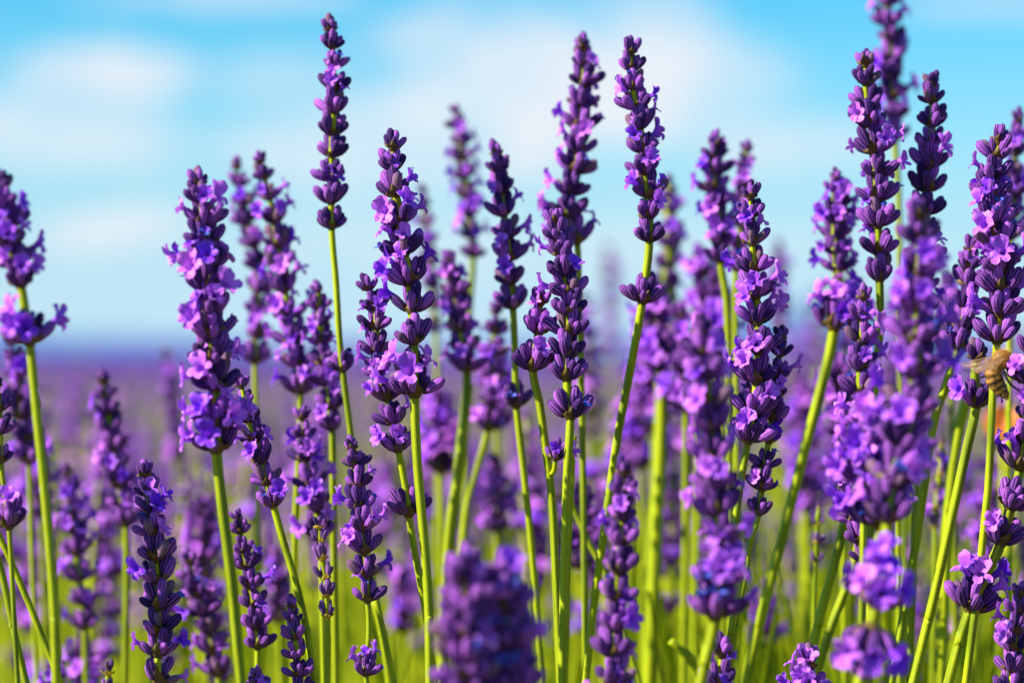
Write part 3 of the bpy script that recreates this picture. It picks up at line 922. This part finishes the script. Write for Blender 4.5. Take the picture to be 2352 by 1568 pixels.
spike('broad lavender spike near the right edge with many open blossoms',
      [(2305, 282), (2280, 400), (2285, 530), (2300, 650), (2290, 780)], 9, 128, 0.0, [(2280, 900), (2270, 1100), (2250, 1300)], fl=.34, sw=18, wt=.6, seed=41)
spike('blurred lavender tip behind the right edge spike',
      [(2342, 248), (2330, 360), (2325, 480), (2320, 600)], 7, 84, 0.08, [(2320, 800), (2320, 1200)], fl=.2, sw=14)
spike('dark shaded lavender spike at the left of the broad blossoming one near the right edge',
      [(2232, 540), (2225, 620), (2218, 700), (2200, 800)], 5, 98, 0.02, [(2170, 890), (2140, 990), (2110, 1200)], fl=.1, sw=20)
bee_spike = spike('lavender whorl with the bee on it, on a thick green stem at the right edge',
      [(2250, 780), (2240, 860), (2243, 930)], 2, 104, 0.008, [(2215, 1060), (2180, 1220), (2140, 1400), (2100, 1568)], fl=.35, sw=22, wt=.8, seed=6)
spike('blurred blossoming lavender spike at right of the pale gap, with a loose whorl lower down',
      [(1920, 384), (1922, 470), (1920, 560), (1925, 620)], 6, 82, 0.06, [(1915, 765), (1890, 880), (1845, 1050), (1800, 1230), (1750, 1420), (1715, 1568)],
      [(1912, 755, 120, .4)], fl=.5, sw=25)
spike('soft lavender spike low between the tall right one and the large soft foreground one',
      [(1985, 650), (1980, 750), (1975, 850), (1978, 960), (1985, 1090)], 7, 104, -0.02, [(1985, 1200), (1980, 1568)], fl=.35, sw=17)
spike('wide pinkish blossoming lavender head low at right, left of the large soft one',
      [(1985, 920), (1990, 1010), (2000, 1100), (2020, 1200)], 5, 160, -0.05, [(2010, 1320), (2000, 1450), (1990, 1568)], fl=.75, sw=22)
spike('slender sharp lavender spike with small bluish buds under the pinkish blossoming head',
      [(1930, 1010), (1935, 1100), (1955, 1190), (1985, 1285)], 6, 78, 0.01, [(1995, 1400), (1985, 1568)], fl=.06, sw=13, full=.75)
spike('slim pale lavender spike low between green stems at right',
      [(1882, 1150), (1878, 1200), (1875, 1250), (1874, 1290)], 4, 46, 0.06, [(1870, 1400), (1868, 1568)], fl=0, sw=12, young=True)
spike('lavender blossoms peeping over the bottom edge at right',
      [(1855, 1475), (1850, 1560), (1850, 1640)], 3, 118, -0.01, [(1850, 1700)], fl=.65, sw=14, wt=.9)
spike('lavender blossoms at the bottom edge beneath the wide blossoming whorl',
      [(1662, 1450), (1655, 1530), (1650, 1640)], 3, 108, -0.02, [(1650, 1700)], fl=.5, sw=14, wt=.9)
spike('sharp lavender spike leaving the right edge below the bee, blossoms on its middle whorl',
      [(2362, 950), (2345, 1060), (2335, 1110), (2300, 1245)], 4, 118, 0.0, [(2265, 1320), (2232, 1395), (2205, 1480), (2182, 1568)],
      [(2238, 1392, 122, .4)], fl=.35, sw=25, wt=.9, seed=23)
spike('dark shaded lavender spike in the bottom right corner',
      [(2348, 1330), (2335, 1420), (2325, 1520), (2315, 1640)], 6, 96, -0.005, [(2310, 1700)], fl=.1, sw=14, wt=.7)
spike('blurred pale lavender spike behind the thick stem right of the pinkish head',
      [(2160, 1000), (2158, 1080), (2150, 1160), (2148, 1210)], 5, 62, 0.09, [(2145, 1400), (2140, 1568)], fl=.15, sw=14, young=True)
spike('tiny whitish lavender tip just over the bottom edge at lower left',
      [(252, 1512), (248, 1560), (250, 1640)], 3, 70, 0.03, [(250, 1700)], fl=0, sw=14, young=True, wt=.9)
spike('blurred lavender head on a pale thick stem under the faint spike right of centre',
      [(1500, 640), (1510, 720), (1515, 800), (1520, 850)], 4, 120, 0.13, [(1518, 1000), (1505, 1250), (1490, 1568)], fl=.4, sw=32)
spike('blurred pale lavender head low on the horizon left of the dark blue spike',
      [(1600, 560), (1610, 620), (1612, 680), (1612, 740)], 4, 92, 0.15, [(1610, 900), (1600, 1300)], fl=.6, sw=14)
spike('blurred lilac lavender head between the faint spike and the long dark foreground one',
      [(1560, 690), (1565, 780), (1570, 860), (1575, 930)], 4, 112, 0.12, [(1575, 1100), (1570, 1500)], fl=.4, sw=16)
spike('faint small lavender spike on the horizon right of the upright one',
      [(1788, 545), (1790, 610), (1790, 680), (1788, 760)], 6, 52, 0.35, [(1786, 1000)], fl=.25, sw=12)
spike('very faint lavender spike standing alone on the horizon left of the bare leaning stem',
      [(1398, 560), (1400, 650), (1402, 740), (1402, 800)], 6, 50, 0.7, [(1402, 1100)], fl=.3, sw=12)
spike('soft dark lavender spike at far left below the loose whorl',
      [(22, 760), (38, 860), (52, 960), (66, 1060)], 6, 84, 0.10, [(72, 1250)], fl=.35, sw=14)
spike('blurred lavender spike low at left beside the sharp crossing stems',
      [(150, 1060), (165, 1180), (180, 1300), (195, 1440)], 7, 80, 0.11, [(200, 1568)], fl=.3, sw=16)
spike('blurred blossoming lavender spike behind the right edge, under the bee',
      [(2280, 1120), (2260, 1200), (2250, 1290), (2240, 1400)], 6, 76, 0.13, [(2235, 1568)], fl=.25, sw=14)
spike('soft lavender spike cut by the right edge beside the bee',
      [(2368, 760), (2362, 860), (2368, 960)], 3, 100, -0.01, [(2372, 1100), (2372, 1568)], fl=.35, sw=16, wt=.9)

for (x, y, w, dd, fl, lab) in (
    (130, 1490, 70, .07, .2, 'low blurred lavender tip at the bottom left between the crossing stems and the whitish tip'),
    (195, 1440, 84, .12, .3, 'pale blurred lavender head at the bottom left above the whitish tip'),
    (590, 1530, 72, .0, .8, 'bright lavender blossoms on the bottom edge beside the long green stem'),
    (1140, 1040, 74, .16, .4, 'blurred lilac lavender head behind the stems just left of the central pair'),
    (925, 1290, 66, .2, .5, 'faint pink lavender head between two green stems below the loose dark whorl'),
    (1235, 1180, 70, .24, .3, 'faint violet lavender head behind the bases of the central stems'),
    (1340, 1100, 84, .10, .12, 'dark blue blurred lavender head right of the central stems'),
    (1540, 1150, 74, .22, .5, 'pale lilac lavender head between the two foreground spikes'),
    (1470, 880, 80, .2, .45, 'blurred pink lavender head left of the pale thick stem'),
    (2060, 930, 80, .06, .35, 'blurred lavender head between the large soft spike and the tall one'),
    (1850, 1000, 70, .2, .4, 'blurred lilac lavender head left of the pinkish blossoming one'),
    (2180, 1300, 70, .14, .1, 'dark blurred lavender head behind the thick stem low at right'),
    (2080, 1500, 66, .12, .3, 'blurred lavender head at the bottom between the stems of the loose whorl'),
    (1760, 1330, 64, .16, .4, 'blurred lavender head low between the wide whorl and the slanting thick stem'),
    (640, 1250, 72, .16, .35, 'blurred violet lavender head beside the leaning stem at lower left'),
    (470, 1130, 80, .14, .4, 'blurred pink lavender head left of the long green stem'),
    (1500, 720, 110, .17, .7, 'pale lilac blurred lavender head left of the long dark foreground spike, at the horizon'),
    (1585, 800, 100, .2, .6, 'bright blurred lavender head on the horizon behind the long dark foreground spike'),
    (1440, 900, 74, .22, .6, 'blurred pink lavender head right of the bare leaning stem'),
    (1650, 620, 96, .14, .7, 'blurred bright lavender head under the dark blue blurred spike'),
    (1850, 860, 74, .22, .6, 'blurred lavender head left of the loose whorl on the slanting thick stem'),
    (2180, 620, 84, .12, .5, 'blurred lavender head behind the shaded spike near the right edge'),
    (1930, 800, 84, .10, .5, 'blurred lavender head right of the slanting thick stem at the horizon'),
    (1010, 880, 84, .15, .6, 'blurred lilac lavender head right of the long blossoming spike'),
    (1140, 780, 84, .17, .5, 'blurred lavender head below the spike in the sky, left of its stem'),
    (95, 1000, 76, .15, .5, 'blurred lilac lavender head right of the thick stem at far left')):
    hgt = w * 2.4
    spike(lab, [(x - 6, y), (x - 2, y + hgt * .5), (x, y + hgt)], 5, w, dd, [(x + 4, y + hgt + 120), (x + 6, y + hgt + 300)], fl=fl, sw=14)
# bare stems whose flower heads are outside the picture --------------------------
def bare_stem(label, pts, dd, sw, seed=0, headpt=None):
    R = random.Random(seed)
    d = FOCUS + dd
    full_pts = to_ground([P(x, y, d) for x, y in pts], R)
    base = full_pts[-1]
    root = tag(bpy.data.objects.new('lavender_shoot', None), label, 'stem', 'bare lavender stems')
    root.empty_display_size = .01; COL.objects.link(root); root.location = base
    mb = MB(); tube(mb, [p - base for p in catmull(full_pts, 8)], sw * .5 * pxm(d), 8, .13, tint=R.random())
    link(bpy.data.objects.new('stem', mb.mesh('stem', [M_STEM])), root)
    m3 = MB(); lobe(m3, Vector((0, 0, 0)), 0, .03, .0016, .25, .5, seed, nu=6, nv=3)
    a = full_pts[-3] - base
    for s in (0, math.pi):
        lf = link(bpy.data.objects.new('leaf', m3.mesh('leaf', [M_LEAF])), root)
        lf.matrix_basis = Matrix.Translation(a) @ Matrix.Rotation(s, 4, 'Z')
bare_stem('sharp downy green stem slanting from the left edge down to the bottom, upper of two', [(-60, 1130), (0, 1235), (60, 1370), (140, 1568)], -0.005, 16, 1)
bare_stem('darker green stem slanting along the left edge, lower of two', [(-40, 1190), (0, 1300), (28, 1430), (60, 1568)], -.01, 17, 2)
bare_stem('sharp green stem close behind the central ribbed spike\'s own stem', [(1318, 1000), (1312, 1120), (1305, 1300), (1298, 1568)], .02, 13, 3)
bare_stem('thick soft lime stem rising left of the slanting blurred stem near the centre', [(1075, 880), (1062, 1000), (1045, 1150), (1030, 1300), (1020, 1568)], .09, 24, 4)
bare_stem('soft green stem slanting left between the pale slim spike and the pinkish head', [(1945, 1180), (1915, 1300), (1880, 1430), (1850, 1568)], .03, 20, 5)
bare_stem('dark green stem slanting beside the soft one low at right', [(1975, 1240), (1950, 1330), (1905, 1450), (1868, 1568)], .04, 19, 6)
bare_stem('blurred pale stem standing under the bee, left of the thick one', [(2225, 900), (2200, 1000), (2178, 1180), (2160, 1568)], .07, 24, 7)
bare_stem('soft lime stem at bottom between the yellowish spike and the long one', [(860, 1380), (880, 1460), (895, 1568)], .05, 20, 8)
bare_stem('thin blurred stem crossing low right of the central stems', [(1310, 1150), (1350, 1240), (1395, 1330), (1440, 1480), (1470, 1568)], .06, 13, 9)
bare_stem('soft lime stem slanting across the bottom right of centre', [(1540, 1470), (1590, 1520), (1640, 1600)], .06, 18, 10)

# ------------------------------------------------------------------ blurred neighbours of the next rows, each its own plant
R = random.Random(77)
STEMS = []
for s in range(5):
    q = random.Random(900 + s)
    mb = MB()
    pts = [Vector((0, 0, -0.004)), Vector((q.uniform(-.003, .003), 0, -.05)), Vector((q.uniform(-.012, .012), q.uniform(-.01, .01), -.2)), Vector((q.uniform(-.03, .03), q.uniform(-.02, .02), -.56))]
    tube(mb, catmull(pts, 5), lambda t: 0.0006 + .0007 * min(1, t * 3), 6, .05, tint=q.random())
    STEMS.append((mb.mesh('stem', [M_STEM]), pts[-1]))
N_BACK = 205
ZONES = [('by the left edge', -.86), ('left of the plump dark spike', -.66), ('behind the large dark spike', -.5), ('behind the slim young spike', -.33),
         ('behind the long blossoming spike', -.16), ('left of the central ribbed spike', .0), ('right of the central ribbed spike', .17),
         ('left of the long foreground spike', .33), ('behind the upright spike', .5), ('behind the slanting thick stem', .66), ('behind the pinkish blossoming head', .83), ('by the right edge', 2)]
k = 0; tries = 0
while k < N_BACK and tries < 4000:
    tries += 1
    y = 0.86 + 0.85 * R.random() ** 0.95
    u = R.uniform(-1, 1)
    x = u * 0.185 * y
    top = R.gauss(-0.034, 0.019) * (0.75 + .25 * y)
    if u > .12 and R.random() < .22: top = R.uniform(-.012, .034) * y
    elif top > -0.002: continue
    # keep the sky window at left free
    if u < 0.1 and (-top / y) < 0.006: continue
    hm = R.choice(HEADS)
    sm, foot = STEMS[k % 5]
    zt = CAM_H + top
    root = bpy.data.objects.new('lavender_flower', None); root.empty_display_size = .01
    COL.objects.link(root)
    yaw = R.uniform(0, 6.28)
    sc_ = R.uniform(.85, 1.25)
    sz = zt / 0.56 
    root.location = (x, y, 0)
    Mh = Matrix.Translation((0, 0, zt)) @ Matrix.Rotation(R.uniform(-.16, .16), 4, 'Y') @ Matrix.Rotation(yaw, 4, 'Z') @ Matrix.Scale(sc_, 4)
    child('flower_head', hm, root, Mh)
    child('stem', sm, root, Matrix.Translation((0, 0, zt)) @ Matrix.Rotation(yaw, 4, 'Z') @ Matrix.Diagonal((1, 1, sz, 1)))
    z = next(z for z in ZONES if u <= z[1])
    hgt = 'top against the sky' if top > 0 else ('top just under the horizon' if -top / y < .022 else ('half way down the picture' if -top / y < .042 else 'low in the picture'))
    tag(root, 'blurred background lavender spike, %s, %s' % (hgt, z[0]), 'lavender', 'background spikes, %s, %s' % (hgt, z[0]))
    k += 1

# ------------------------------------------------------------------ orange flower, out of focus under the bee
m, nt, b = new_mat('orange_petal', .5)
b.inputs['Base Color'].default_value = (0.75, 0.22, 0.03, 1)
translucent(nt, b, (0.8, 0.25, 0.03, 1), .35)
d = FOCUS + .22
of = P(2300, 985, d)
root = tag(bpy.data.objects.new('orange_flower', None), 'small blurred orange flower behind the stem under the bee', 'flower'); COL.objects.link(root)
root.location = (of.x, of.y, 0); root.empty_display_size = .01
mb = MB(); tube(mb, [Vector((0, 0, of.z * t)) + Vector((.004 * math.sin(3 * t), 0, 0)) for t in [i / 8 for i in range(9)]], .0008, 6)
link(bpy.data.objects.new('stem', mb.mesh('stem', [M_STEM])), root)
for q in range(5):
    mb = MB(); lobe(mb, Vector((0, 0, 0)), q * 1.2566, .0075, .0036, .7, .8, q + 50)
    o = link(bpy.data.objects.new('petal', mb.mesh('petal', [m])), root)
    o.matrix_basis = Matrix.Translation((.004 * math.sin(3), 0, of.z)) @ Matrix.Rotation(RAD(50), 4, 'X')

# ------------------------------------------------------------------ the honey bee
m, nt, b = new_mat('bee_body', .55)
rb, t, tint = attr_sep(nt)
c = mix_c(nt, rb, (0.010, 0.005, 0.002), (0.48, 0.21, 0.025))
c = mix_c(nt, maprange(nt, noise_tex(nt, 900, 3.0), .4, .7, 0, .5), c, (0.10, 0.055, 0.02))
nt.links.new(c, b.inputs['Base Color']); M_BEE = m
m, nt, b = new_mat('bee_hair', .7); b.inputs['Base Color'].default_value = (0.74, 0.46, 0.13, 1); M_HAIR = m
m, nt, b = new_mat('bee_dark', .25); b.inputs['Base Color'].default_value = (0.012, 0.01, 0.01, 1); b.inputs['Specular IOR Level'].default_value = .6; M_BDARK = m
m, nt, b = new_mat('bee_wing', .2)
b.inputs['Base Color'].default_value = (0.26, 0.15, 0.08, 1); b.inputs['Alpha'].default_value = .5
rb, t, tint = attr_sep(nt)
al = maprange(nt, rb, .5, 1.0, .35, .95); nt.links.new(al, b.inputs['Alpha']); M_WING = m

bd = FOCUS - .009
def BP(px, py, dy=0.0): return P(px, py, bd) + Vector((0, dy, 0))
spine = [BP(2314, 917), BP(2308, 906), BP(2297, 892), BP(2286, 875), BP(2281, 857), BP(2287, 842), BP(2301, 826), BP(2315, 826), BP(2326, 831), BP(2334, 836)]
rads = [.35, 1.1, 1.65, 1.95, 1.85, 1.35, 2.35, 1.75, 1.5, .55]
bb = spine[6].copy(); bb.z = spine[0].z
bee = tag(bpy.data.objects.new('bee', None), 'honey bee with amber fur clinging to a lavender whorl at the right edge', 'bee'); COL.objects.link(bee)
bee.location = bb; bee.empty_display_size = .01
cp = catmull(spine, 6)
mb = MB(); nn = 18
idx = [i / 6 for i in range(len(cp))]
for i, p in enumerate(cp):
    u = idx[i]; i0 = min(int(u), 8); f = u - i0; f = f * f * (3 - 2 * f)
    r = (rads[i0] * (1 - f) + rads[i0 + 1] * f) * 1e-3
    if 32 <= i <= 45: r *= 1.0
    if i in (44, 45, 46): r *= .78                     # neck
    tg = (cp[min(i + 1, len(cp) - 1)] - cp[max(i - 1, 0)]).normalized()
    F3 = frame(tg)
    band = .5 + .5 * math.sin(i * 1.35) if i < 30 else (0.6 if i < 44 else .05)
    if i < 30: r *= 1 + .035 * math.sin(i * 1.35 + 1)
    for k in range(nn):
        a = 6.2832 * k / nn
        mb.v.append(p - bb + F3 @ Vector((math.cos(a) * r, math.sin(a) * r, 0)))
        mb.p.append((band, i / len(cp), 0))
for i in range(len(cp) - 1):
    for k in range(nn):
        a = i * nn + k; q = i * nn + (k + 1) % nn
        mb.f.append((a, q, q + nn, a + nn)); mb.m.append(0)
mb.f.append(tuple(reversed(range(nn)))); mb.m.append(0)
mb.f.append(tuple((len(cp) - 1) * nn + k for k in range(nn))); mb.m.append(0)
link(bpy.data.objects.new('body', mb.mesh('body', [M_BEE])), bee)
body_v = [v.copy() for v in mb.v]
# fur
R = random.Random(4); hb = MB()
for _ in range(5200):
    vi = R.randrange(len(body_v)); i = vi // nn
    if i > 48 or (i < 26 and R.random() < .85): continue
    v = body_v[vi] + Vector((R.uniform(-.3, .3), R.uniform(-.3, .3), R.uniform(-.3, .3))) * 1e-3
    n_ = (body_v[vi] - (cp[i] - bb)).normalized()
    tg = (cp[max(i - 1, 0)] - cp[min(i + 1, len(cp) - 1)]).normalized()
    l = (1.7 if 28 <= i <= 44 else .7) * 1e-3 * R.uniform(.6, 1.2)
    e = v + (n_ + tg * .5 + Vector((R.uniform(-.3, .3), R.uniform(-.3, .3), R.uniform(-.3, .3)))).normalized() * l
    sd = n_.cross(tg).normalized() * 4e-5
    hb.add([v - sd, v + sd, e], [(0, 1, 2)])
o = link(bpy.data.objects.new('fur', hb.mesh('fur', [M_HAIR])), bee); o['kind'] = 'stuff'
def ellipsoid(mb, c, rx, ry, rz, n=12, m_=8):
    vs = [(c[0] + rx * math.sin(math.pi * j / m_) * math.cos(6.2832 * i / n), c[1] + ry * math.sin(math.pi * j / m_) * math.sin(6.2832 * i / n), c[2] + rz * math.cos(math.pi * j / m_)) for j in range(m_ + 1) for i in range(n)]
    fs = [(j * n + i, (j + 1) * n + i, (j + 1) * n + (i + 1) % n, j * n + (i + 1) % n) for j in range(m_) for i in range(n)]
    mb.add(vs, fs)
for dy in (-.0011, .0011):
    mb = MB(); c = BP(2331, 830, dy) - bb; ellipsoid(mb, c, .65e-3, .5e-3, .85e-3)
    link(bpy.data.objects.new('eye', mb.mesh('eye', [M_BDARK])), bee)
    mb = MB(); tube(mb, [BP(2334, 830, dy * .4) - bb, BP(2342, 822, dy) - bb, BP(2350, 832, dy * 1.4) - bb, BP(2354, 842, dy * 1.4) - bb], .00014, 5)
    link(bpy.data.objects.new('antenna', mb.mesh('antenna', [M_BDARK])), bee)
def wing(a, tip, W, ty):
    mb = MB(); ax = (tip - a); L_ = ax.length; ax.normalize()
    side = Vector((0.0, .55, .83)); side = (side - ax * side.dot(ax)).normalized()
    nu, nv = 12, 7; nrm = ax.cross(side)
    for i in range(nu):
        u = i / (nu - 1); wd = W * (0.15 + .85 * math.sin(math.pi * min(1, .08 + .7 * u))) * (1 if u < .8 else math.sqrt(max(0.03, 1 - ((u - .8) / .205) ** 2)))
        for j in range(nv):
            v = j / (nv - 1)
            mb.v.append(a - bb + ax * (u * L_) - side * (v * wd) + nrm * (.00025 * math.sin(3 * v) + .0004 * u * u))
            vein = 1.0 if (j in (0, 3) or i in (4, 8)) else 0.0
            mb.p.append((max(vein, .0), u, 0))
    for i in range(nu - 1):
        for j in range(nv - 1):
            q = i * nv + j; mb.f.append((q, q + 1, q + nv + 1, q + nv)); mb.m.append(0)
    return mb
for nm, a, tpt, W in (('forewing', BP(2305, 815, -.0022), BP(2203, 846, -.004), 2.1e-3), ('forewing', BP(2303, 813, .0018), BP(2212, 832, .005), 2.1e-3),
                      ('hindwing', BP(2300, 818, -.0022), BP(2232, 850, -.003), 2.0e-3), ('hindwing', BP(2300, 816, .0018), BP(2236, 842, .004), 2.0e-3)):
    link(bpy.data.objects.new(nm, wing(a, tpt, W, 0).mesh(nm, [M_WING])), bee)
for pts in ([(2304, 842, -.0015), (2312, 862, -.003), (2326, 866, -.003), (2338, 880, -.002)], [(2298, 845, -.0018), (2312, 878, -.0035), (2334, 895, -.003), (2350, 897, -.002)],
            [(2316, 838, -.001), (2326, 852, -.002), (2340, 858, -.001)], [(2296, 843, .0016), (2268, 862, .003), (2252, 870, .002)],
            [(2302, 842, .0016), (2296, 872, .003), (2318, 885, .003)], [(2314, 838, .001), (2330, 850, .003), (2345, 852, .003)]):
    mb = MB(); tube(mb, catmull([BP(*q) - bb for q in pts], 4), lambda t: .00038 - .00022 * t, 6)
    link(bpy.data.objects.new('leg', mb.mesh('leg', [M_BDARK])), bee)

print('buds', N_BUD[0], 'objects', len(sc.objects))
